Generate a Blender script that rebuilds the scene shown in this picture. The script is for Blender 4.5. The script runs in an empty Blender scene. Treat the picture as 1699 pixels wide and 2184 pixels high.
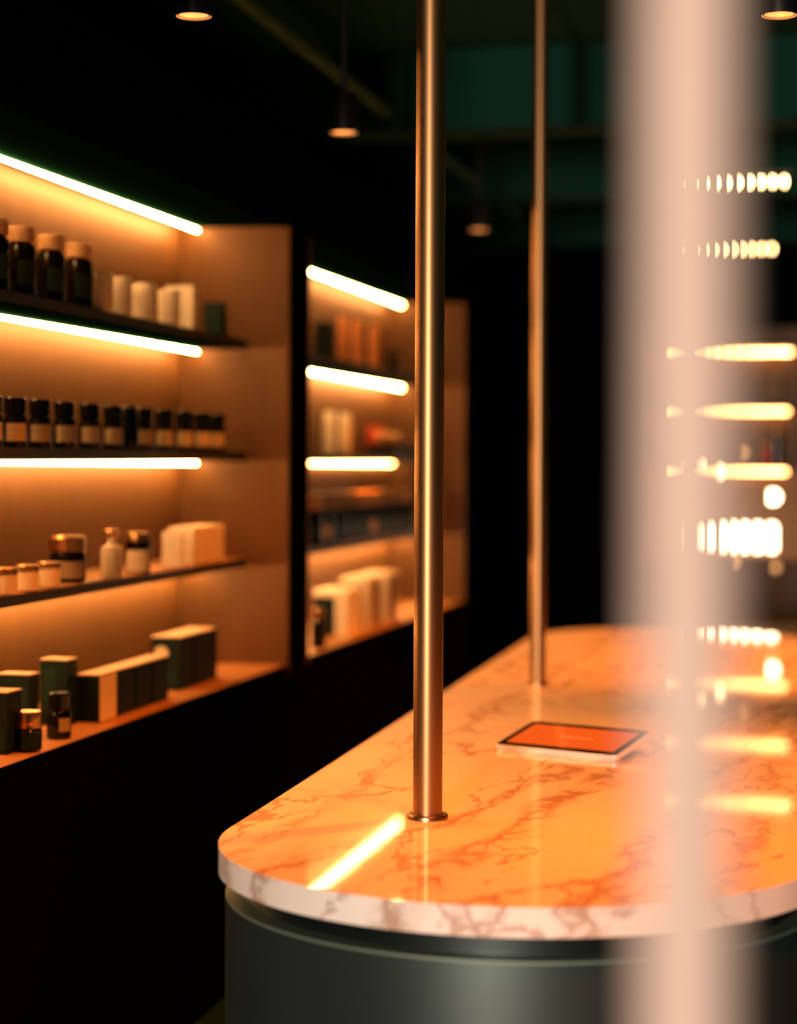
import bpy, bmesh, math, random
from mathutils import Vector, Matrix
random.seed(7)
PI = math.pi
# ------------------------------------------------------------------ camera
FPX = 4200.0                      # focal length in pixels of the 1699x2184 frame
CX, HY = 849.5, 987.0             # principal column and horizon row
TH = math.atan(936.0 / FPX)       # yaw of the lens against the shelf wall
SN, CS = math.sin(TH), math.cos(TH)
EYE = 1.42                        # lens height above the floor
ROLL = math.radians(0.27)
scene = bpy.context.scene
cam_d = bpy.data.cameras.new('camera')
cam = bpy.data.objects.new('camera', cam_d)
scene.collection.objects.link(cam)
cam_d.sensor_fit = 'VERTICAL'
cam_d.sensor_height = 36.0
cam_d.sensor_width = 36.0
cam_d.lens = 36.0 * FPX / 2184.0
cam_d.shift_y = -(1092.0 - HY) / 2184.0
cam_d.clip_start = 0.05
cam_d.dof.use_dof = True
cam_d.dof.focus_distance = 3.55
cam_d.dof.aperture_fstop = 1.55
cam.location = (0, 0, EYE)
cam.rotation_mode = 'QUATERNION'
cam.rotation_quaternion = (Matrix.Rotation(TH, 4, 'Z') @ Matrix.Rotation(PI / 2, 4, 'X') @ Matrix.Rotation(ROLL, 4, 'Z')).to_quaternion()
scene.camera = cam

# ------------------------------------------------------------------ world, daylight, exposure
w = bpy.data.worlds.new('dusk'); scene.world = w; w.use_nodes = True
w.node_tree.nodes['Background'].inputs[0].default_value = (0.012, 0.30, 0.20, 1)
w.node_tree.nodes['Background'].inputs[1].default_value = 0.06
day = bpy.data.lights.new('shop_window_daylight', 'AREA')
day.shape = 'RECTANGLE'; day.size = 0.75; day.size_y = 1.3
day.energy = 800; day.color = (1.0, 0.755, 0.60)
day_o = bpy.data.objects.new('shop_window_daylight', day)
scene.collection.objects.link(day_o)
day_o.location = (-0.80, -5.5, EYE - 0.05)
day_o.rotation_euler = (PI / 2, 0, 0)
vs = scene.view_settings
vs.view_transform = 'Standard'; vs.look = 'None'; vs.exposure = 0.0; vs.gamma = 1.0
vs.use_curve_mapping = False
scene.cycles.sample_clamp_indirect = 6.0
LED_COL = (1.0, 0.46, 0.14)
SPOT_COL = (1.0, 0.195, 0.010)

# ------------------------------------------------------------------ helpers
COL = scene.collection
def unroll(px, py):
    dx, dy = px - CX, py - HY
    c, s = math.cos(ROLL), math.sin(ROLL)
    return (dx * c + dy * s) / FPX, -(-dx * s + dy * c) / FPX
def at_depth(px, py, Z):
    u, v = unroll(px, py)
    return Vector((Z * (-SN + u * CS), Z * (CS + u * SN), EYE + v * Z))
def on_plane_x(px, py, X):
    u, v = unroll(px, py)
    Z = X / (-SN + u * CS)
    return Vector((X, Z * (CS + u * SN), EYE + v * Z)), Z
def on_plane_z(px, py, z):
    u, v = unroll(px, py)
    return at_depth(px, py, (z - EYE) / v)

def mat(name, color, rough=0.5, metal=0.0, spec=0.5, noise=0.0, nscale=40.0, stretch=(1, 1, 1), coat=0.0, emit=None, estr=0.0, trans=0.0, bump=0.0):
    m = bpy.data.materials.new(name); m.use_nodes = True
    nt = m.node_tree; b = nt.nodes['Principled BSDF']
    b.inputs['Roughness'].default_value = rough
    b.inputs['Metallic'].default_value = metal
    b.inputs['Specular IOR Level'].default_value = spec
    b.inputs['Coat Weight'].default_value = coat
    b.inputs['Transmission Weight'].default_value = trans
    c = (*color, 1)
    tc = nt.nodes.new('ShaderNodeTexCoord'); mp = nt.nodes.new('ShaderNodeMapping')
    mp.inputs['Scale'].default_value = stretch
    n = nt.nodes.new('ShaderNodeTexNoise'); n.inputs['Scale'].default_value = nscale; n.inputs['Detail'].default_value = 4
    nt.links.new(tc.outputs['Object'], mp.inputs[0]); nt.links.new(mp.outputs[0], n.inputs['Vector'])
    r = nt.nodes.new('ShaderNodeMix'); r.data_type = 'RGBA'
    k = noise if noise else 0.04
    r.inputs[6].default_value = (*[x * (1 - k) for x in color], 1)
    r.inputs[7].default_value = (*[min(1, x * (1 + k)) for x in color], 1)
    nt.links.new(n.outputs['Fac'], r.inputs[0]); nt.links.new(r.outputs[2], b.inputs['Base Color'])
    if bump:
        bp = nt.nodes.new('ShaderNodeBump'); bp.inputs['Strength'].default_value = bump; bp.inputs['Distance'].default_value = 0.002
        nt.links.new(n.outputs['Fac'], bp.inputs['Height']); nt.links.new(bp.outputs[0], b.inputs['Normal'])
    if emit:
        b.inputs['Emission Color'].default_value = (*emit, 1)
        b.inputs['Emission Strength'].default_value = estr
    return m
def emitter(name, color, s):
    return mat(name, (0.8, 0.7, 0.6), 0.5, emit=color, estr=s)

def obj(name, bm, m, parent=None, loc=None, rotz=0.0, smooth=False):
    me = bpy.data.meshes.new(name)
    bmesh.ops.recalc_face_normals(bm, faces=bm.faces[:])
    bm.to_mesh(me); bm.free()
    me.materials.append(m)
    if smooth:
        me.polygons.foreach_set('use_smooth', [True] * len(me.polygons))
        try: me.set_sharp_from_angle(angle=math.radians(40))
        except Exception: pass
    o = bpy.data.objects.new(name, me); COL.objects.link(o)
    if parent: o.parent = parent
    if loc is not None: o.location = loc
    o.rotation_euler = (0, 0, rotz)
    return o
def thing(name, label, cat, loc=(0, 0, 0), rotz=0.0, group=None):
    o = bpy.data.objects.new(name, None); COL.objects.link(o)
    o.empty_display_size = 0.05
    o.location = loc; o.rotation_euler = (0, 0, rotz)
    o['label'] = label; o['category'] = cat
    if group: o['group'] = group
    return o
def tag(o, label, cat, group=None):
    o['label'] = label; o['category'] = cat
    if group: o['group'] = group
    return o
def struct(name, bm, m, label, smooth=False):
    o = obj(name, bm, m, smooth=smooth); o['kind'] = 'structure'; o['label'] = label; o['category'] = name.split('_')[0]
    return o

def box(x0, x1, y0, y1, z0, z1, bev=0.0, bm=None):
    bm = bm or bmesh.new()
    r = bmesh.ops.create_cube(bm, size=1.0)
    vv = r['verts']
    for v in vv:
        v.co = Vector(((x0 + x1) / 2 + v.co.x * (x1 - x0), (y0 + y1) / 2 + v.co.y * (y1 - y0), (z0 + z1) / 2 + v.co.z * (z1 - z0)))
    if bev:
        es = list({e for v in vv for e in v.link_edges})
        bmesh.ops.bevel(bm, geom=es, offset=bev, segments=2, affect='EDGES', profile=0.5)
    return bm
def lathe(profile, seg=32, bm=None, off=(0, 0, 0)):
    bm = bm or bmesh.new()
    rings = []
    for r, z in profile:
        if r < 1e-6:
            rings.append([bm.verts.new((off[0], off[1], off[2] + z))])
        else:
            rings.append([bm.verts.new((off[0] + r * math.cos(2 * PI * i / seg), off[1] + r * math.sin(2 * PI * i / seg), off[2] + z)) for i in range(seg)])
    for a, b in zip(rings, rings[1:]):
        for i in range(seg):
            j = (i + 1) % seg
            if len(a) == 1 and len(b) == 1: continue
            if len(a) == 1: bm.faces.new((a[0], b[i], b[j]))
            elif len(b) == 1: bm.faces.new((a[i], a[j], b[0]))
            else: bm.faces.new((a[i], a[j], b[j], b[i]))
    return bm
def tube(pts, r, seg=16):
    bm = bmesh.new(); rings = []
    pts = [Vector(p) for p in pts]
    for k, p in enumerate(pts):
        d = (pts[min(k + 1, len(pts) - 1)] - pts[max(k - 1, 0)]).normalized()
        up = Vector((0, 0, 1)) if abs(d.z) < 0.9 else Vector((1, 0, 0))
        a = d.cross(up).normalized(); b = d.cross(a)
        rings.append([bm.verts.new(p + r * (math.cos(2 * PI * i / seg) * a + math.sin(2 * PI * i / seg) * b)) for i in range(seg)])
    for A, B in zip(rings, rings[1:]):
        for i in range(seg):
            bm.faces.new((A[i], A[(i + 1) % seg], B[(i + 1) % seg], B[i]))
    bm.faces.new(rings[0]); bm.faces.new(rings[-1])
    return bm
def patch(r, z0, z1, ang, wid, n=12, th=0.0006):
    # a paper label wrapped on a jar of radius r
    bm = bmesh.new(); ins = []; out = []
    for i in range(n + 1):
        a = ang - wid / 2 + wid * i / n
        c, s = math.cos(a), math.sin(a)
        out.append((bm.verts.new(((r + th) * c, (r + th) * s, z0)), bm.verts.new(((r + th) * c, (r + th) * s, z1))))
        ins.append((bm.verts.new((r * 0.995 * c, r * 0.995 * s, z0)), bm.verts.new((r * 0.995 * c, r * 0.995 * s, z1))))
    for i in range(n):
        bm.faces.new((out[i][0], out[i + 1][0], out[i + 1][1], out[i][1]))
        bm.faces.new((ins[i][0], ins[i][1], ins[i + 1][1], ins[i + 1][0]))
        bm.faces.new((out[i][1], out[i + 1][1], ins[i + 1][1], ins[i][1]))
        bm.faces.new((out[i][0], ins[i][0], ins[i + 1][0], out[i + 1][0]))
    bm.faces.new((out[0][0], out[0][1], ins[0][1], ins[0][0]))
    bm.faces.new((out[n][0], ins[n][0], ins[n][1], out[n][1]))
    return bm
def stadium(R, L, seg=48):
    # axis along +y, front circle centred on the origin, far circle on (0, L)
    p = []
    for i in range(seg + 1):
        a = PI + PI * i / seg
        p.append((R * math.cos(a), R * math.sin(a)))
    for i in range(seg + 1):
        a = PI * i / seg
        p.append((R * math.cos(a), L + R * math.sin(a)))
    return p
def prism(poly, z0, z1, bev=0.0):
    bm = bmesh.new()
    lo = [bm.verts.new((x, y, z0)) for x, y in poly]; hi = [bm.verts.new((x, y, z1)) for x, y in poly]
    n = len(poly)
    bm.faces.new(lo[::-1]); bm.faces.new(hi)
    for i in range(n):
        bm.faces.new((lo[i], lo[(i + 1) % n], hi[(i + 1) % n], hi[i]))
    if bev:
        es = [e for e in bm.edges if abs(e.verts[0].co.z - e.verts[1].co.z) < 1e-6]
        bmesh.ops.bevel(bm, geom=es, offset=bev, segments=2, affect='EDGES', profile=0.5)
    return bm

# ------------------------------------------------------------------ materials
M_black = mat('black_lacquer', (0.0015, 0.002, 0.004), 0.7, spec=0.0)
M_ceil = mat('dark_green_plaster', (0.001, 0.036, 0.026), 0.85, spec=0.1, noise=0.25, nscale=3)
M_beam = mat('dark_green_beam_paint', (0.001, 0.030, 0.022), 0.8, spec=0.1, noise=0.2, nscale=3)
M_pipe = mat('green_pipe_paint', (0.004, 0.065, 0.042), 0.7, spec=0.3)
M_floor = mat('dark_concrete', (0.003, 0.022, 0.014), 0.8, spec=0.1, noise=0.4, nscale=6)
M_wall = mat('black_wall_paint', (0.0015, 0.002, 0.004), 0.8, spec=0.0)
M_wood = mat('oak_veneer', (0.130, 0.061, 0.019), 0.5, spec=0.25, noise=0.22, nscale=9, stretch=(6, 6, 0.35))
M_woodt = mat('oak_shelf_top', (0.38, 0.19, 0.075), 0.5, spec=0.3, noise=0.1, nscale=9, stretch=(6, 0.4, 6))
M_board = mat('dark_shelf_board', (0.012, 0.016, 0.013), 0.5, spec=0.25)
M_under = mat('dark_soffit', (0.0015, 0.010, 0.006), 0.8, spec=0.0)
M_led = [emitter('led_diffuser_%d' % i, LED_COL, s) for i, s in enumerate((150.0, 120.0, 110.0, 140.0))]
M_led2 = [emitter('led_diffuser_far_%d' % i, LED_COL, s) for i, s in enumerate((100.0, 125.0, 45.0, 165.0))]
M_brass = mat('brushed_brass', (0.29, 0.165, 0.072), 0.40, metal=1.0, noise=0.05, nscale=60, stretch=(20, 20, 0.5))
M_bronze = mat('dark_bronze', (0.40, 0.24, 0.11), 0.3, metal=1.0)
M_white_post = mat('pale_post_paint', (0.50, 0.40, 0.355), 0.6, spec=0.2)
M_amber = mat('amber_glass', (0.004, 0.003, 0.002), 0.12, spec=0.4)
M_blackjar = mat('black_glass', (0.003, 0.004, 0.004), 0.15, spec=0.35)
M_gold = mat('gold_cap', (0.75, 0.42, 0.18), 0.28, metal=1.0)
M_capwood = mat('wooden_cap', (0.55, 0.33, 0.16), 0.5, noise=0.2, nscale=30, stretch=(1, 1, 6))
M_cream = mat('cream_paper', (0.78, 0.66, 0.50), 0.7)
M_kraft = mat('kraft_paper', (0.36, 0.27, 0.16), 0.75)
M_dlabel = mat('grey_green_label', (0.008, 0.028, 0.021), 0.7, spec=0.2)
M_white = mat('white_ceramic', (0.95, 0.88, 0.76), 0.35)
M_whitebox = mat('white_card', (0.88, 0.82, 0.72), 0.6)
M_darkbox = mat('dark_green_card', (0.0015, 0.011, 0.008), 0.6, spec=0.2)
M_blackbox = mat('black_card', (0.002, 0.004, 0.004), 0.6, spec=0.2)
M_boxtop = mat('kraft_lid_card', (0.50, 0.36, 0.22), 0.7)
def translucent(m, k):
    nt = m.node_tree; b = nt.nodes['Principled BSDF']; out = nt.nodes['Material Output']
    tr = nt.nodes.new('ShaderNodeBsdfTranslucent'); mx = nt.nodes.new('ShaderNodeMixShader'); mx.inputs[0].default_value = k
    src = b.inputs['Base Color'].links[0].from_socket
    nt.links.new(src, tr.inputs['Color']); nt.links.new(b.outputs[0], mx.inputs[1]); nt.links.new(tr.outputs[0], mx.inputs[2])
    nt.links.new(mx.outputs[0], out.inputs['Surface'])
translucent(M_white, 0.2)
M_orange = mat('orange_glass', (0.92, 0.42, 0.14), 0.35)
translucent(M_orange, 0.3)
M_red = mat('red_card', (0.75, 0.06, 0.02), 0.55)
M_frost = mat('frosted_glass', (0.90, 0.80, 0.66), 0.25)
translucent(M_frost, 0.25)
M_dark_metal = mat('dark_drum_metal', (0.075, 0.105, 0.10), 0.33, metal=0.8, noise=0.15, nscale=5)
M_ring = mat('black_recess_metal', (0.05, 0.068, 0.066), 0.28, metal=0.9)
M_rim = mat('drum_rim_metal', (0.16, 0.22, 0.17), 0.5, metal=0.4)
M_screen = mat('tablet_screen_glass', (0.02, 0.004, 0.001), 0.06, emit=(1.0, 0.115, 0.010), estr=0.9)
M_text = mat('screen_lettering', (0.3, 0.1, 0.05), 0.3, emit=(1.0, 0.22, 0.06), estr=0.95)
M_bezel = mat('tablet_black_bezel', (0.004, 0.005, 0.008), 0.08)
M_alu = mat('tablet_aluminium', (0.85, 0.78, 0.70), 0.35, metal=0.3)
M_lampblack = mat('lamp_black_metal', (0.006, 0.006, 0.008), 0.4, metal=0.3)
M_lampin = mat('lamp_gold_reflector_glow', (0.9, 0.55, 0.25), 0.35, metal=0.8, emit=(1.0, 0.36, 0.09), estr=1.9)  # emission on the reflector stands in for bulb light bounced off it
M_lampbulb = emitter('lamp_bulb_glow', (1.0, 0.62, 0.28), 12.0)
M_dot = emitter('led_point_glow', (1.0, 0.58, 0.24), 38.0)
M_glow = emitter('glowing_lamp_glass', (1.0, 0.72, 0.45), 14.0)
M_ball = emitter('glowing_globe_glass', (1.0, 0.62, 0.30), 11.0)
M_ball2 = emitter('dim_globe_glass', (1.0, 0.42, 0.12), 1.6)

def marble():
    m = bpy.data.materials.new('veined_white_marble'); m.use_nodes = True
    nt = m.node_tree; b = nt.nodes['Principled BSDF']; L = nt.links.new
    N = nt.nodes.new
    tc = N('ShaderNodeTexCoord')
    mr = N('ShaderNodeMapping'); mr.inputs['Rotation'].default_value = (0, 0, math.radians(9))
    L(tc.outputs['Object'], mr.inputs[0])
    mp = N('ShaderNodeMapping'); mp.inputs['Scale'].default_value = (1.0, 0.42, 1.0)
    L(mr.outputs[0], mp.inputs[0])
    warp = N('ShaderNodeTexNoise'); warp.inputs['Scale'].default_value = 5.0; warp.inputs['Detail'].default_value = 6; warp.inputs['Roughness'].default_value = 0.6
    L(mp.outputs[0], warp.inputs['Vector'])
    wc = N('ShaderNodeVectorMath'); wc.operation = 'SUBTRACT'; wc.inputs[1].default_value = (0.5, 0.5, 0.5); L(warp.outputs['Color'], wc.inputs[0])
    add = N('ShaderNodeVectorMath'); add.operation = 'MULTIPLY_ADD'; add.inputs[1].default_value = (0.30, 0.30, 0.30)
    L(wc.outputs[0], add.inputs[0]); L(mp.outputs[0], add.inputs[2])
    def op(o, a, b_=None):
        n = N('ShaderNodeMath'); n.operation = o
        for k, q in enumerate((a, b_)):
            if q is None: continue
            if isinstance(q, (int, float)): n.inputs[k].default_value = q
            else: L(q, n.inputs[k])
        return n.outputs[0]
    def ramp(v, a, b_, lo, hi):
        r = N('ShaderNodeMapRange'); r.interpolation_type = 'SMOOTHSTEP'
        for k, q in (('From Min', a), ('From Max', b_), ('To Min', lo), ('To Max', hi)): r.inputs[k].default_value = q
        L(v, r.inputs['Value']); return r.outputs[0]
    def noise(scale, detail):
        n = N('ShaderNodeTexNoise'); n.inputs['Scale'].default_value = scale; n.inputs['Detail'].default_value = detail
        L(add.outputs[0], n.inputs['Vector']); return n.outputs['Fac']
    def vein(scale, width, detail):
        return ramp(op('ABSOLUTE', op('SUBTRACT', noise(scale, detail), 0.5)), 0.0, width, 1.0, 0.0)
    fine = op('MULTIPLY', op('MULTIPLY', vein(3.2, 0.016, 2.5), ramp(noise(1.6, 2.0), 0.42, 0.62, 0.0, 1.0)), 0.6)
    thin = op('MULTIPLY', vein(2.2, 0.010, 3.0), 0.8)
    # cobbled bands running along the slab
    sep = N('ShaderNodeSeparateXYZ'); L(tc.outputs['Object'], sep.inputs[0])
    sw = N('ShaderNodeSeparateXYZ'); L(wc.outputs[0], sw.inputs[0])
    vo = N('ShaderNodeTexVoronoi'); vo.feature = 'DISTANCE_TO_EDGE'; vo.inputs['Scale'].default_value = 17.0; L(add.outputs[0], vo.inputs['Vector'])
    cob = ramp(vo.outputs['Distance'], 0.02, 0.20, 1.0, 0.30)
    tot = op('MAXIMUM', fine, thin)
    for x0, sl, wd_, amp in ((-0.036, 0.154, 0.050, 1.0), (-0.206, 0.308, 0.042, 0.9), (0.20, 0.12, 0.05, 0.9), (-0.40, 0.05, 0.03, 0.6), (0.36, 0.05, 0.04, 0.7)):
        d = op('SUBTRACT', sep.outputs['X'], op('ADD', op('MULTIPLY', sep.outputs['Y'], sl), x0))
        d = op('ABSOLUTE', op('ADD', d, op('MULTIPLY', sw.outputs['X'], 0.22)))
        tot = op('MAXIMUM', tot, op('MULTIPLY', op('MULTIPLY', ramp(d, 0.0, wd_, 1.0, 0.0), cob), amp))
    cloud = ramp(noise(2.6, 3.0), 0.35, 0.75, 0.0, 0.22)
    tot = op('MINIMUM', op('ADD', tot, cloud), 1.0)
    mix = N('ShaderNodeMix'); mix.data_type = 'RGBA'
    mix.inputs[6].default_value = (0.88, 0.82, 0.76, 1); mix.inputs[7].default_value = (0.40, 0.24, 0.16, 1)
    L(op('MULTIPLY', tot, 0.85), mix.inputs[0]); L(mix.outputs[2], b.inputs['Base Color'])
    b.inputs['Roughness'].default_value = 0.035
    b.inputs['Specular IOR Level'].default_value = 0.5
    return m
M_marble = marble()

# ------------------------------------------------------------------ the room
CEIL = EYE + 1.35
WX = -2.0                                   # left wall
BY = 11.2                                   # back wall
struct('floor', box(WX - 0.1, 2.5, -0.3, BY + 0.1, -0.1, 0.0), M_floor, 'dark greenish concrete floor beside the counter')
struct('ceiling', box(WX - 0.1, 2.5, -0.3, BY + 0.1, CEIL, CEIL + 0.1), M_ceil, 'dark green plastered ceiling')
struct('wall_left', box(WX - 0.1, WX, 2.05, BY + 0.1, 0, CEIL), M_wall, 'black wall behind and above the shelving')
struct('wall_back', box(WX, 2.5, BY, BY + 0.1, 0, CEIL), M_wall, 'black wall at the far end of the shop')
struct('wall_light_block', box(WX, -1.12, 2.05, 2.20, 0, CEIL), M_wall, 'unseen black wall added to keep daylight off the shelving')  # out of view, added to block the daylight from the shelving
for i, y in enumerate((6.31, 8.02, 9.75)):
    struct('trim_%d' % (i + 1), box(WX, 2.5, y, y + 0.24, EYE + 1.09, CEIL), M_beam, ('nearest', 'middle', 'farthest')[i] + ' dark green beam across the ceiling')

# ------------------------------------------------------------------ marble island
C = 0.62
TOPZ = EYE - C
cen = Vector((0.329 * C * CS - 5.233 * C * SN, 5.233 * C * CS + 0.329 * C * SN, 0))
RC, LC = 0.8 * C, 3.78
isl = thing('marble_island', 'long round ended island counter with veined marble top on dark drum base', 'counter', (cen.x, cen.y, 0), math.radians(1.0))
ALPHA = math.radians(1.0)
T = 0.043
obj('marble_top', prism(stadium(RC, LC, 64), TOPZ - T, TOPZ, 0.002), M_marble, isl, smooth=True)
obj('recess_ring', prism(stadium(RC - 0.045, LC, 64), TOPZ - T - 0.036, TOPZ - T), M_ring, isl, smooth=True)
obj('base_drum', prism(stadium(RC - 0.012, LC, 64), 0.0, TOPZ - T - 0.040), M_dark_metal, isl, smooth=True)
obj('base_rim', prism(stadium(RC - 0.012, LC, 64), TOPZ - T - 0.040, TOPZ - T - 0.036), M_rim, isl, smooth=True)

def pole(px, py, r, label):
    p = on_plane_z(px, py, TOPZ)
    t = thing('brass_pole', label, 'pole', (p.x, p.y, TOPZ), 0, 'brass poles on the island')
    obj('shaft', lathe([(0, 0), (r, 0), (r, CEIL - TOPZ), (0, CEIL - TOPZ)], 48), M_brass, t, smooth=True)
    obj('flange', lathe([(r, 0), (r * 1.40, 0), (r * 1.40, 0.006), (r * 1.36, 0.008), (r, 0.008)], 48), M_bronze, t, smooth=True)
pole(911.5, 1745, 0.0258, 'thick brass pole rising from the front of the marble counter')
pole(1146, 1462, 0.0222, 'farther thinner looking brass pole behind the tablet')

# tablet
TILT = math.radians(11.0)                   # it rests on a low folding stand
a = on_plane_z(1056, 1587, TOPZ + 0.0125); b_ = on_plane_z(1315, 1612, TOPZ + 0.0125)
ux = Vector((b_.x - a.x, b_.y - a.y, 0)); wlen = ux.length; ux.normalize()
hlen = 0.17
rz = math.atan2(ux.y, ux.x)
tb = thing('tablet', 'tablet with orange screen and black bezel lying on the marble counter', 'tablet', (a.x, a.y, TOPZ), rz)
tb.rotation_euler = (TILT, 0, rz)
st = obj('stand', box(wlen * 0.3, wlen * 0.7, hlen * 0.80, hlen * 0.83, -0.0255, -0.0003), M_bezel, tb)
def rrect(x0, x1, y0, y1, r, n=6):
    p = []
    for cx, cy, s in ((x1 - r, y1 - r, 0), (x0 + r, y1 - r, PI / 2), (x0 + r, y0 + r, PI), (x1 - r, y0 + r, 1.5 * PI)):
        for i in range(n + 1):
            g = s + PI / 2 * i / n
            p.append((cx + r * math.cos(g), cy + r * math.sin(g)))
    return p
obj('body', prism(rrect(0, wlen, 0, hlen, 0.010), 0.0, 0.0125, 0.0015), M_alu, tb, smooth=True)
gl = obj('bezel', prism(rrect(0.0015, wlen - 0.0015, 0.0015, hlen - 0.0015, 0.009), 0.0125, 0.0135), M_bezel, tb, smooth=True)
obj('screen', prism(rrect(0.017, wlen - 0.017, 0.020, hlen - 0.020, 0.002), 0.0135, 0.0138), M_screen, gl)
bmt = bmesh.new(); rr = random.Random(3); x = wlen * 0.40
while x < wlen * 0.66:
    l = rr.uniform(0.003, 0.006); box(x, x + l, hlen * 0.47, hlen * 0.50, 0.0138, 0.0139, bm=bmt); x += l + 0.0012
obj('screen_lettering', bmt, M_text, gl)

# ------------------------------------------------------------------ wall shelving
FX = -1.579                                # front plane of the shelving
SX = -1.708                                # front of the three shallower boards
BX = -1.915                                # back panel
SHELF = {'a': 0.360, 'b': 0.029, 'c': -0.284, 'd': -0.597}     # shelf tops, relative to the lens
YA1 = on_plane_x(614, 1000, FX)[0].y
YB0 = on_plane_x(661, 1000, FX)[0].y
YB1 = on_plane_x(990, 1000, FX)[0].y
def shelving(y0, y1, label, leds, y_led0):
    t = thing('shelving_unit', label, 'shelving', (0, 0, 0), 0, 'lit shelving along the left wall')
    E = EYE
    obj('back_panel', box(BX - 0.02, BX, y0, y1, E - 0.62, E + 0.71), M_wood, t)
    obj('side_panel', box(BX, FX - 0.002, y1, y1 + 0.02, E - 0.62, E + 0.71), M_wood, t)
    obj('side_panel', box(BX, FX - 0.002, y0 - 0.02, y0, E - 0.62, E + 0.71), M_wood, t)
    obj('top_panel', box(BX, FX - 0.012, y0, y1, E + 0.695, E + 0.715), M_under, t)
    obj('fascia', box(BX - 0.02, FX, y0 - 0.12, y1 + 0.12, E + 0.715, E + 0.95), M_black, t)
    obj('fascia_lip', box(FX - 0.012, FX, y0 - 0.02, y1 + 0.02, E + 0.693, E + 0.715), M_black, t)
    obj('base_cabinet', box(BX - 0.02, FX, y0 - 0.12, y1 + 0.12, 0.0, E - 0.622), M_black, t)
    obj('pilaster', box(BX - 0.02, FX, y1 + 0.02, y1 + 0.12, E - 0.622, E + 0.715), M_black, t)
    obj('pilaster', box(BX - 0.02, FX, y0 - 0.12, y0 - 0.02, E - 0.622, E + 0.715), M_black, t)
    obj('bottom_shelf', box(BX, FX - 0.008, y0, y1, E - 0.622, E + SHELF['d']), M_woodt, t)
    obj('shelf_lip', box(FX - 0.008, FX, y0, y1, E - 0.622, E + SHELF['d'] - 0.0005), M_black, t)
    for k in 'abc':
        z = E + SHELF[k]
        s = obj('shelf_board', box(BX, SX, y0, y1 - 0.002, z - 0.024, z - 0.002), M_board, t)
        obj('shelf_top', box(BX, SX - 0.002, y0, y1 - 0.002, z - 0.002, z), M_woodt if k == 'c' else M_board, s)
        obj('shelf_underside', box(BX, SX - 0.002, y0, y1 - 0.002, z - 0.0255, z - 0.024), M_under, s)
    for k, z in enumerate((0.695, SHELF['a'] - 0.0255, SHELF['b'] - 0.0255, SHELF['c'] - 0.0255)):
        zz = E + z; ox = 0.0 if (leds is M_led2 and k == 2) else 0.038
        obj('led_strip', box(BX + 0.016 + ox, BX + 0.024 + ox, y_led0, y1 - 0.015, zz - 0.012, zz - 0.004, 0.002), leds[k], t)
    return t
shelving(3.2, YA1, 'nearer lit oak shelving niche with three glowing strips and dark boards', M_led, 3.25)
shelving(YB0, YB1, 'farther lit oak shelving niche partly behind the thick brass pole', M_led2, YB0 + 0.02)

# ------------------------------------------------------------------ products on the shelves
def spot(px, X, sh):
    if sh in 'abc': X -= 0.074
    p, Z = on_plane_x(px, HY - 4200 * SHELF[sh] / 4.6, X)
    return Vector((X, p.y, EYE + SHELF[sh])), Z
def face(loc, turn=0.0):
    return math.atan2(-loc.y, -loc.x) + turn      # bearing from a product to the middle of the shop door
def jar(name, label, cat, px, X, sh, prof, m, cap=None, capm=None, lab=None, labm=None, group=None, turn=0.0):
    loc, Z = spot(px, X, sh)
    t = thing(name, label, cat, loc, 0, group)
    body = obj('body', lathe(prof, 32), m, t, smooth=True)
    if cap: obj('cap', lathe(cap, 32), capm, t, smooth=True)
    if lab:
        r, z0, z1, wid = lab
        obj('paper_label', patch(r, z0, z1, face(loc, turn), wid), labm, t, smooth=True)
    if sh in 'abc': t.scale = (1.043, 1.043, 1.043)
    return t
def bottle_prof(r, hb, hn, rn, sh=0.016):
    return [(0, 0), (r * 0.92, 0), (r, 0.004), (r, hb - sh), (r * 0.93, hb - sh * 0.5), (rn * 1.3, hb - 0.002), (rn, hb + 0.002), (rn, hb + hn), (0, hb + hn)]
def cap_prof(r, z0, z1, e=0.002):
    return [(0, z0), (r, z0), (r, z1 - e), (r - e, z1), (0, z1)]
def jar_prof(r, h, e=0.005):
    return [(0, 0), (r - e, 0), (r, e), (r, h - e), (r - e, h), (0, h)]
def carton(name, label, cat, px, X, sh, dx, dy, h, m, top=None, side=None, group=None, rotz=0.0, panel=None):
    # px marks the near outer vertical edge; dx reaches back towards the panel, dy along the shelf
    loc, Z = spot(px, X, sh)
    t = thing(name, label, cat, (loc.x, loc.y, loc.z), rotz, group)
    obj('body', box(-dx, 0, 0, dy, 0, h - (0.003 if top else 0), 0.0012), m, t)
    if top: obj('lid', box(-dx - 0.0008, 0.0008, -0.0008, dy + 0.0008, h - 0.003, h, 0.0008), top, t)
    if side: obj('front_panel', box(0.0, 0.0008, 0.002, dy - 0.002, 0.002, h - 0.004), side, t)
    if panel:
        x0, x1, z0, z1, pm = panel
        obj('paper_label', box(-dx + x0 * dx, -dx + x1 * dx, -0.0009, 0.0003, z0 * h, z1 * h), pm, t)
    if sh in 'abc': t.scale = (1.043, 1.043, 1.043)
    return t

# nearer unit, upper shelf: amber bottles
G = 'amber bottles with gold caps on the upper shelf'
ords = ['leftmost, cut by the picture edge', 'second from left', 'third from left', 'rightmost, beside the white candles']
for i, px in enumerate((-14, 44, 108, 168)):
    jar('amber_bottle', 'dark amber bottle with wide gold cap, ' + ords[i], 'bottle', px, -1.685, 'a',
        bottle_prof(0.0325, 0.112, 0.008, 0.022), M_amber, cap_prof(0.0300, 0.117, 0.149), M_capwood,
        (0.0325, 0.026, 0.078, 1.15), M_dlabel, G, turn=0.35)
    jar_obj = None
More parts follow.
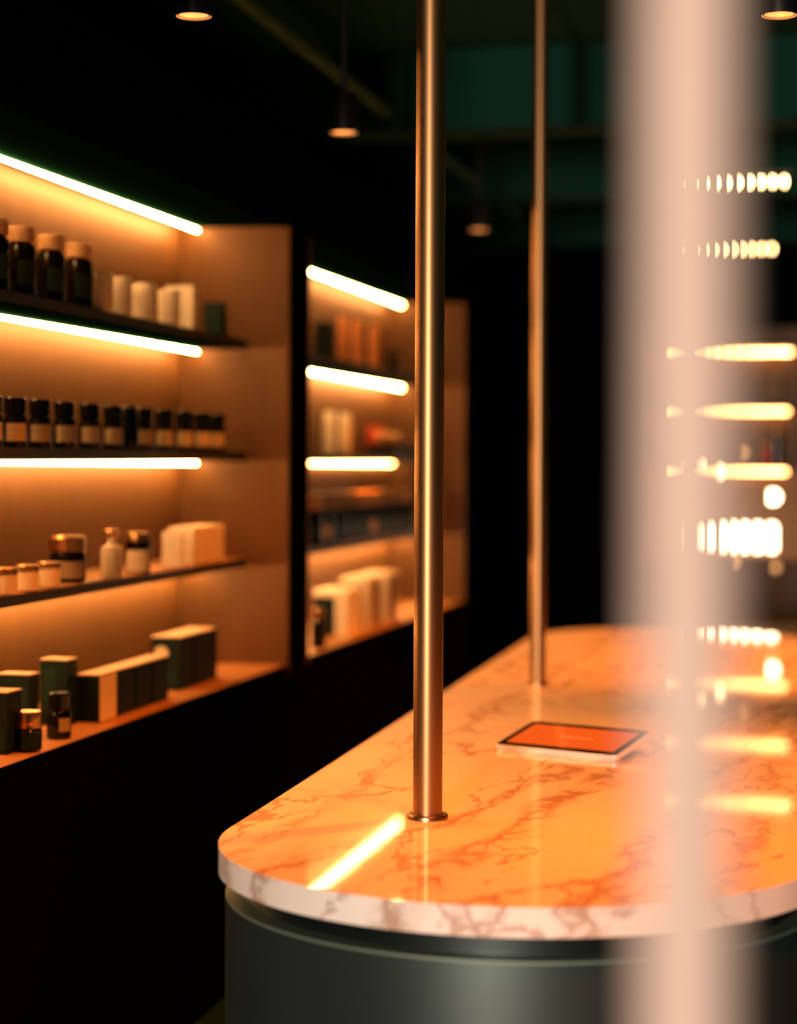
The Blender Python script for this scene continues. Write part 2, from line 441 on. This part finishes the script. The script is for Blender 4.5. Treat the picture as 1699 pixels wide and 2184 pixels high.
# pale candles
G = 'white lidded candles on the upper shelf'
ords = ['half hidden behind the last amber bottle', 'second from the amber bottles', 'third from the amber bottles', 'in front of the white box']
for i, px in enumerate((214, 255, 306, 360)):
    t = jar('candle_jar', 'white lidded candle jar ' + ords[i], 'candle', px, -1.660, 'a', jar_prof(0.029, 0.055, 0.003), M_white,
            [(0, 0.055), (0.0292, 0.055), (0.0292, 0.088), (0.027, 0.091), (0, 0.091)], M_white, None, None, G)
carton('gift_box', 'white square card box behind the last white candle jar', 'box', 411, -1.665, 'a', 0.078, 0.030, 0.122, M_whitebox)
carton('gift_box', 'dark grey green box with banded sides right of the white box', 'box', 476, -1.700, 'a', 0.060, 0.060, 0.108, M_darkbox, panel=(0.15, 0.85, 0.1, 0.9, M_dlabel), side=M_dlabel)

# nearer unit, second shelf: row of black jars with kraft labels
G = 'black jars with kraft labels on the second shelf'
pxs = (-20, 32, 84, 137, 191, 240, 274, 305, 349, 392, 430, 462)
words = ['outermost left at the picture edge', 'second from the left edge', 'third from the left edge', 'fourth from the left edge', 'fifth from the left edge', 'sixth from the left edge',
         'with its label turned away, mid row', 'just right of the unlabelled one', 'fourth from the right end', 'third from the right end', 'second from the right end', 'last at the right end']
for i, px in enumerate(pxs):
    r = 0.0250
    jar('black_jar', 'black jar with kraft label, ' + words[i] if i != 6 else 'black jar ' + words[i], 'jar', px, -1.665, 'b',
        bottle_prof(r, 0.066, 0.006, 0.018, 0.010), M_blackjar, cap_prof(0.0232, 0.070, 0.104), M_blackjar,
        (r, 0.014, 0.050, 1.75), M_kraft, G, turn=(2.6 if i == 6 else 0.1))

# nearer unit, third shelf
G = 'small labelled tins on the third shelf'
for i, (px, wd) in enumerate(((12, 'leftmost at the picture edge'), (59, 'middle of three'), (105, 'right one, in front of the tall dark jar'))):
    jar('small_tin', 'small cream labelled tin with gold lid, ' + wd, 'tin', px, -1.640 - 0.004 * i, 'c', jar_prof(0.0235, 0.045, 0.002), M_kraft,
        cap_prof(0.0255, 0.045, 0.056), M_gold, (0.0235, 0.004, 0.042, 2.6), M_cream, G)
jar('wide_jar', 'tall dark jar with broad gold lid and kraft label', 'jar', 144, -1.690, 'c', jar_prof(0.041, 0.070, 0.006), M_blackjar,
    cap_prof(0.0405, 0.070, 0.104, 0.004), M_gold, (0.041, 0.010, 0.048, 1.5), M_kraft, turn=0.25)
t = jar('glass_bottle', 'pale glass bottle with narrow neck and round stopper', 'bottle', 238, -1.650, 'c',
        [(0, 0), (0.024, 0), (0.026, 0.003), (0.026, 0.066), (0.023, 0.074), (0.012, 0.079), (0.0105, 0.083), (0.0105, 0.098), (0, 0.098)], M_frost,
        [(0, 0.098), (0.0165, 0.098), (0.018, 0.101), (0.018, 0.110), (0.0165, 0.113), (0, 0.113)], M_gold, (0.026, 0.006, 0.058, 2.3), M_cream)
t = jar('glass_jar', 'clear topped jar with black band and cream label', 'jar', 294, -1.665, 'c',
        jar_prof(0.031, 0.078, 0.004), M_blackjar, [(0.0315, 0.078), (0.0315, 0.096), (0.029, 0.099), (0, 0.099)], M_bronze, (0.031, 0.006, 0.056, 1.9), M_cream, turn=-0.1)
carton('gift_box', 'bright white upright box beside the black banded jar', 'box', 386, -1.640, 'c', 0.052, 0.022, 0.092, M_whitebox)
carton('gift_box', 'long pale box lying along the third shelf end', 'box', 412, -1.645, 'c', 0.070, 0.26, 0.100, M_whitebox, side=M_cream)

# nearer unit, bottom shelf
carton('product_box', 'dark green box at the left picture edge of the bottom shelf', 'box', 16, -1.640, 'd', 0.055, 0.07, 0.128, M_darkbox, M_boxtop, panel=(0.2, 0.9, 0.08, 0.4, M_dlabel))
carton('product_box', 'dark green box standing between the edge box and the tall box', 'box', 64, -1.700, 'd', 0.075, 0.05, 0.136, M_darkbox, M_boxtop, panel=(0.35, 0.9, 0.3, 0.8, M_dlabel))
carton('product_box', 'tall dark green box behind the black bottle', 'box', 143, -1.690, 'd', 0.066, 0.06, 0.150, M_darkbox, M_boxtop, panel=(0.08, 0.55, 0.25, 0.85, M_dlabel))
jar('black_bottle', 'tall black bottle with small kraft label beside the jar with gold lid', 'bottle', 126, -1.632, 'd', bottle_prof(0.0265, 0.062, 0.006, 0.022, 0.008), M_blackjar,
    cap_prof(0.0235, 0.066, 0.100), M_blackjar, (0.0265, 0.018, 0.046, 1.0), M_kraft, turn=0.5)
jar('gold_lid_jar', 'small black jar with shiny gold lid at the shelf front', 'jar', 60, -1.622, 'd', jar_prof(0.0285, 0.050, 0.006), M_blackjar,
    [(0, 0.050), (0.0285, 0.050), (0.0285, 0.058), (0.0255, 0.060), (0.0265, 0.080), (0.025, 0.083), (0, 0.083)], M_gold, (0.0285, 0.012, 0.040, 1.3), M_dlabel, turn=0.3)
G = 'row of four dark boxes on the bottom shelf'
wd = ['nearest of the row of four, with cream side', 'second of the row of four', 'third of the row of four', 'last of the row of four, beside the stickered box']
l0, _ = spot(212, -1.640, 'd')
for i in range(4):
    t = carton('tea_box', 'dark box with kraft lid, ' + wd[i], 'box', 212, -1.640, 'd', 0.056, 0.108, 0.110, M_darkbox, M_boxtop, side=(M_cream if i == 0 else None), group=G,
               panel=(0.06, 0.9, 0.08, 0.86, M_darkbox))
    t.location.y = l0.y + i * 0.122
t = carton('sticker_box', 'large dark green box with round cream sticker', 'box', 384, -1.670, 'd', 0.080, 0.10, 0.140, M_darkbox, M_boxtop, panel=(0.15, 0.85, 0.06, 0.42, M_dlabel))
o = obj('sticker', lathe([(0, -0.001), (0.020, -0.001), (0.020, 0.001), (0, 0.001)], 28), M_cream, t, loc=(-0.052, -0.002, 0.095))
o.rotation_euler = (PI / 2, 0, 0)
t = carton('product_box', 'black box standing behind the stickered box', 'box', 384, -1.670, 'd', 0.080, 0.20, 0.140, M_blackbox, M_boxtop)
t.location.y += 0.112

# farther unit
carton('product_box', 'dark box at the left end of the far upper shelf', 'box', 706, -1.690, 'a', 0.060, 0.05, 0.135, M_darkbox)
G = 'orange tall bottles on the far upper shelf'
for px, wd in ((733, 'left of three'), (763, 'middle of three'), (798, 'right of three')):
    jar('orange_bottle', 'slim amber orange bottle with matching cap, ' + wd, 'bottle', px, -1.690, 'a', jar_prof(0.0225, 0.125, 0.004), M_orange,
        cap_prof(0.0205, 0.125, 0.168, 0.004), M_orange, None, None, G)
jar('black_bottle', 'slim black bottle right of the orange bottles', 'bottle', 841, -1.660, 'a', bottle_prof(0.014, 0.07, 0.01, 0.011, 0.008), M_blackjar, cap_prof(0.011, 0.08, 0.095), M_blackjar)
G = 'pale pump bottles on the far second shelf'
for px, wd in ((703, 'left of the pair'), (735, 'right of the pair')):
    jar('pale_bottle', 'pale orange bottle with wide shoulder band, ' + wd, 'bottle', px, -1.770, 'b',
        [(0, 0), (0.023, 0), (0.024, 0.003), (0.024, 0.085), (0.021, 0.09), (0, 0.09)], M_frost,
        [(0, 0.09), (0.0215, 0.09), (0.0215, 0.148), (0.019, 0.153), (0, 0.153)], M_white, (0.0242, 0.085, 0.118, 3.0), M_cream, G)
carton('tray', 'black tray on the far second shelf', 'tray', 888, -1.640, 'b', 0.10, 0.55, 0.045, M_blackbox).location.y -= 0.45
loc, Z = spot(790, -1.70, 'b')
t = carton('red_box', 'bright red box standing behind the black tray', 'box', 815, -1.750, 'b', 0.060, 0.05, 0.115, M_red)
G = 'small glass jars on the black tray'
for px, z0, wd in ((812, 0.045, 'left'), (826, 0.045, 'middle'), (845, 0.045, 'right')):
    t = jar('tea_light_jar', 'small shiny amber jar on the black tray, ' + wd, 'jar', px, -1.652, 'b', jar_prof(0.018, 0.034, 0.004), M_gold, cap_prof(0.016, 0.034, 0.044), M_cream, None, None, G)
    t.location.z += z0
G = 'black jars with metal lids on the far third shelf'
wd = ['first from left', 'second from left', 'third from left', 'fourth from left', 'middle of the row', 'fourth from the pole', 'third from the pole', 'second from the pole', 'last, by the brass pole']
for i, px in enumerate((668, 694, 720, 745, 769, 793, 817, 840, 863)):  # jars raised and added to block a strip's reflection on the marble
    jar('lidded_jar', 'black jar with shiny metal lid, ' + wd[i], 'jar', px, -1.650, 'c', jar_prof(0.0308, 0.118, 0.005), M_blackjar,
        cap_prof(0.0310, 0.118, 0.171, 0.004), (M_gold if i in (0, 4, 5, 8) else M_bronze), (0.0308, 0.022, 0.065, 1.2), (M_kraft if i in (1, 5) else M_dlabel), G)
jar('stopper_bottle', 'dark bottle with round gold stopper beside the white boxes', 'bottle', 678, -1.625, 'd', bottle_prof(0.024, 0.09, 0.006, 0.012, 0.014), M_blackjar,
    [(0, 0.096), (0.010, 0.096), (0.018, 0.104), (0.020, 0.114), (0.017, 0.125), (0.008, 0.131), (0, 0.132)], M_gold)
G = 'white lidded boxes on the far bottom shelf'
wd = ['front box of the row, with bright side', 'second box of the row', 'third box of the row behind the pole']
l0, _ = spot(760, -1.665, 'd')
for i in range(3):
    t = carton('lidded_box', 'white lidded box, ' + wd[i], 'box', 738, -1.640, 'd', 0.115 - 0.02 * (i > 0), 0.20, 0.135 + 0.028 * (i > 0), M_darkbox if i == 0 else M_kraft, None, side=(M_whitebox if i == 0 else M_kraft), group=G)
    h = 0.135 + 0.028 * (i > 0)
    dx = 0.115 - 0.02 * (i > 0)
    obj('lid', box(-dx - 0.003, 0.003, -0.003, 0.203, h, h + 0.022, 0.002), M_whitebox, t)
    obj('corner_strip', box(-0.012 if i else -0.04, 0.0015, -0.0015, 0.20 if i == 0 else 0.05, 0, h), M_whitebox, t)
    t.location.y += i * 0.30

# ------------------------------------------------------------------ ceiling lamps and pipe
def downlight(x, y, zb, label, energy, blend=0.7, size=1.5, aim=(0, 0)):
    t = thing('ceiling_downlight', label, 'lamp', (x, y, CEIL), 0, 'black cylinder downlights')
    h = CEIL - zb
    obj('housing', lathe([(0, -h + 0.05), (0.030, -h + 0.05), (0.030, -h + 0.002), (0.0345, -h + 0.002), (0.036, -h), (0.0362, -h + 0.10), (0.033, -h + 0.105), (0, -h + 0.105)], 32), M_lampblack, t, smooth=True)
    obj('stem', lathe([(0, -h + 0.10), (0.008, -h + 0.10), (0.008, 0), (0, 0)], 16), M_lampblack, t, smooth=True)
    obj('reflector', lathe([(0.012, -h + 0.044), (0.0295, -h + 0.004), (0.0342, -h + 0.0012)], 32), M_lampin, t, smooth=True)
    obj('bulb', lathe([(0, -h + 0.030), (0.013, -h + 0.032), (0.015, -h + 0.044), (0, -h + 0.045)], 20), M_lampbulb, t, smooth=True)
    ld = bpy.data.lights.new('downlight_beam', 'SPOT'); ld.energy = energy; ld.color = SPOT_COL
    ld.spot_size = size; ld.spot_blend = blend; ld.shadow_soft_size = 0.03
    lo = bpy.data.objects.new('downlight_beam', ld); COL.objects.link(lo); lo.parent = t
    lo.location = (0, 0, -h - 0.012)
    lo.rotation_euler = Vector((aim[0], aim[1], -1)).to_track_quat('-Z', 'Y').to_euler()
LZ = 0.88
for px, py, lab, e in ((413, 36, 'black cylinder downlight nearest on the left, at the top edge', 16), (733, 284, 'black cylinder downlight left of the thick brass pole', 16), (1021, 491, 'farthest black cylinder downlight between the two poles', 16)):
    p = at_depth(px, py, LZ * FPX / (HY - py))
    downlight(p.x, p.y, p.z, lab, e * 5.0, size=1.2, aim=(-0.13, 0))
p = at_depth(1661, 34, LZ * FPX / (HY - 34))
downlight(p.x, p.y, p.z, 'black cylinder downlight at the top right picture corner', 190, aim=(-0.25, 0))
for y, e, wd in ((2.5, 185, 'nearest above the counter front'), (6.3, 290, 'above the second brass pole'), (8.3, 260, 'above the far counter end')):  # unseen lamps outside the frame, added to light the marble
    downlight(p.x + 0.12, y, p.z, 'unseen black cylinder downlight added to light the marble, ' + wd, e * 1.1, aim=(-0.3, 0))
pa = at_depth(740, 172, 5.96)
tag(obj('ceiling_pipe', tube([(pa.x, 2.6, pa.z), (pa.x, 5.9, pa.z), (pa.x, 9.0, pa.z)], 0.024), M_pipe), 'long green pipe running below the ceiling along the left downlights', 'pipe')

# ------------------------------------------------------------------ point light bars under the ceiling
def dot_bar(px0, py0, px1, py1, Z, n, label):
    A = at_depth(px0, py0, Z)
    kk = (px1 - CX) / FPX
    Zb = A.y / (CS + unroll(px1, py1)[0] * SN)
    B = at_depth(px1, py1, Zb)
    z = A.z
    t = thing('linear_lamp', label, 'lamp', (A.x, A.y, z), 0, 'linear point light lamps')
    L = B.x - A.x
    obj('housing', box(-0.03, L + 0.03, -0.015, 0.015, 0.020, 0.04, 0.002), M_lampblack, t)
    for s in (0.1, 0.9):
        obj('hanger', lathe([(0, 0.03), (0.003, 0.03), (0.003, CEIL - z), (0, CEIL - z)], 8, off=(L * s, 0, 0)), M_lampblack, t)
    bm = None
    for i in range(n):
        o = obj('light_point', lathe([(0, -0.020), (0.004, -0.013), (0.0055, -0.002), (0.005, 0.008), (0.003, 0.016), (0, 0.018)], 12), M_dot, t, loc=(L * i / (n - 1), 0, 0))
dot_bar(1474, 392, 1672, 380, 7.7, 9, 'upper row of nine small warm lights behind the pale post')
dot_bar(1474, 533, 1645, 526, 10.6, 9, 'lower row of nine small warm lights behind the pale post')

# ------------------------------------------------------------------ display unit on the back wall, right
UY = 10.62                                  # front of the unit
def bk(px, py, y=UY):
    u, v = unroll(px, py); Z = y / (CS + u * SN)
    return at_depth(px, py, Z)
UB = 10.95
ux0 = bk(1385, 900).x; ux1 = bk(1785, 900).x
zt = bk(1600, 690).z; zb = bk(1600, 1200).z; z0 = bk(1600, 1360).z
t = thing('display_unit', 'lit display unit on the far wall seen past the pale post', 'shelving', (0, 0, 0))
obj('back_panel', box(ux0, ux1, UB, UB + 0.02, z0, zt), M_wood, t)
obj('side_panel', box(ux0 - 0.03, ux0, UY, UB + 0.02, 0, zt), M_wood, t)
obj('side_panel', box(ux1, ux1 + 0.03, UY, UB + 0.02, 0, zt), M_wood, t)
obj('top_panel', box(ux0 - 0.03, ux1 + 0.03, UY, UB + 0.02, zt, zt + 0.18), M_black, t)
obj('base_cabinet', box(ux0, ux1, UY + 0.05, UB, 0, z0 + 0.05), M_blackbox, t)
led_far = emitter('led_diffuser_back', LED_COL, 20.0)
for i, (py, x1) in enumerate(((752, 1688), (878, 1680), (1006, 1676))):
    zz = bk(1600, py, UB - 0.05).z
    s = obj('shelf_board', box(ux0, ux1, UY + 0.02, UB, zz + 0.012, zz + 0.034), M_board, t)
    xa = bk(1436, py, UB - 0.05).x; xb = bk(x1, py, UB - 0.05).x
    o = obj('led_strip', box(xa, xb, UB - 0.06, UB - 0.045, zz - 0.008, zz + 0.010, 0.004), led_far, t)
    if i == 0:
        for k in range(9):
            q = xa + (xb - xa) * (0.14 + 0.80 * k / 8)
            obj('led_point', lathe([(0, -0.006), (0.006, -0.004), (0.006, 0.004), (0, 0.006)], 12), M_dot, t, loc=(q, UB - 0.064, zz))
led_z = bk(1600, 1178).z
obj('ledge', box(ux0, ux1, UY - 0.12, UB, led_z - 0.03, led_z), M_woodt, t)
obj('bench', box(ux0, ux1, UY - 0.75, UY + 0.05, bk(1600, 1318, UY + 0.05).z - 0.04, bk(1600, 1318, UY + 0.05).z), M_woodt, t)
obj('bench_front', box(ux0, ux1, UY - 0.72, UY - 0.70, 0, bk(1600, 1318, UY + 0.05).z - 0.04), M_black, t)
G = 'glowing lamps in a row on the far ledge'
wd = ['first from left', 'second from left', 'third from left', 'fourth from left', 'fifth from left', 'sixth from left', 'rightmost']
for i, px in enumerate((1478, 1503, 1533, 1559, 1585, 1614, 1645)):
    q = bk(px, 1178, UY - 0.05)
    t = thing('table_lamp', 'white glowing glass lamp on the far ledge, ' + wd[i], 'lamp', (q.x, q.y, led_z), 0, G)
    obj('foot', lathe([(0, 0), (0.018, 0), (0.018, 0.012), (0, 0.012)], 20), M_gold, t, smooth=True)
    obj('shade', lathe([(0, 0.012), (0.020, 0.012), (0.022, 0.03), (0.022, 0.13), (0.018, 0.15), (0, 0.153)], 20), M_glow, t, smooth=True)
for px, py, m_, lab in ((1481, 991, M_ball, 'glowing globe lamp left of the other globes'), (1526, 1006, M_ball, 'glowing globe lamp right of the leftmost globe'), (1648, 1060, M_glow, 'brightest globe lamp above the row of glowing lamps'),
                   (1583, 965, M_ball2, 'dim orange globe lamp high between the others'), (1563, 1200, M_ball2, 'dim orange globe lamp below the row of glowing lamps'), (1653, 1210, M_ball2, 'dim orange globe lamp at the right end of the ledge')):
    q = bk(px, py, UY - 0.16)
    t = thing('globe_lamp', lab, 'lamp', (q.x, q.y, q.z), 0, 'globe lamps in front of the display unit')
    rr = 0.032 if m_ is not M_ball2 else 0.02
    obj('globe', lathe([(rr * math.sin(PI * k / 12) if 0 < k < 12 else 0, -rr * math.cos(PI * k / 12)) for k in range(13)], 20), m_, t, smooth=True)
    if py > 1180: obj('bracket', box(-0.006, 0.006, 0, 0.05, -0.004, 0.004), M_lampblack, t)
    else: obj('wire', lathe([(0, rr), (0.0015, rr), (0.0015, CEIL - q.z), (0, CEIL - q.z)], 6), M_lampblack, t)
for px, py, h, r, m_, nm, lab in ((1655, 872, 0.17, 0.03, M_kraft, 'storage_jar', 'brown storage jar on the top far shelf'), (1654, 1000, 0.20, 0.032, M_amber, 'storage_jar', 'dark storage jar on the second far shelf'), (1632, 1000, 0.12, 0.025, M_red, 'red_tin', 'red tin beside the dark storage jar')):
    q = bk(px, py, UB - 0.16)
    zz = bk(1600, 878 if py < 900 else 1006, UB - 0.05).z + 0.034
    t = thing(nm, lab, 'jar', (q.x, q.y, zz))
    obj('body', lathe(jar_prof(r, h * 0.85), 24), m_, t, smooth=True)
    obj('lid', lathe(cap_prof(r * 0.9, h * 0.85, h), 24), M_bronze, t, smooth=True)

# ------------------------------------------------------------------ pale post close to the lens
q = at_depth(1468, HY, 0.785)
t = thing('pale_post', 'blurred pale pinkish white post standing close in front of the counter', 'post', (q.x, q.y, 0))
obj('shaft', lathe([(0, 0), (0.0185, 0), (0.0185, CEIL), (0, CEIL)], 40), M_white_post, t, smooth=True)
obj('floor_collar', lathe([(0.0185, 0), (0.030, 0), (0.030, 0.01), (0.0185, 0.012)], 32), M_white_post, t, smooth=True)
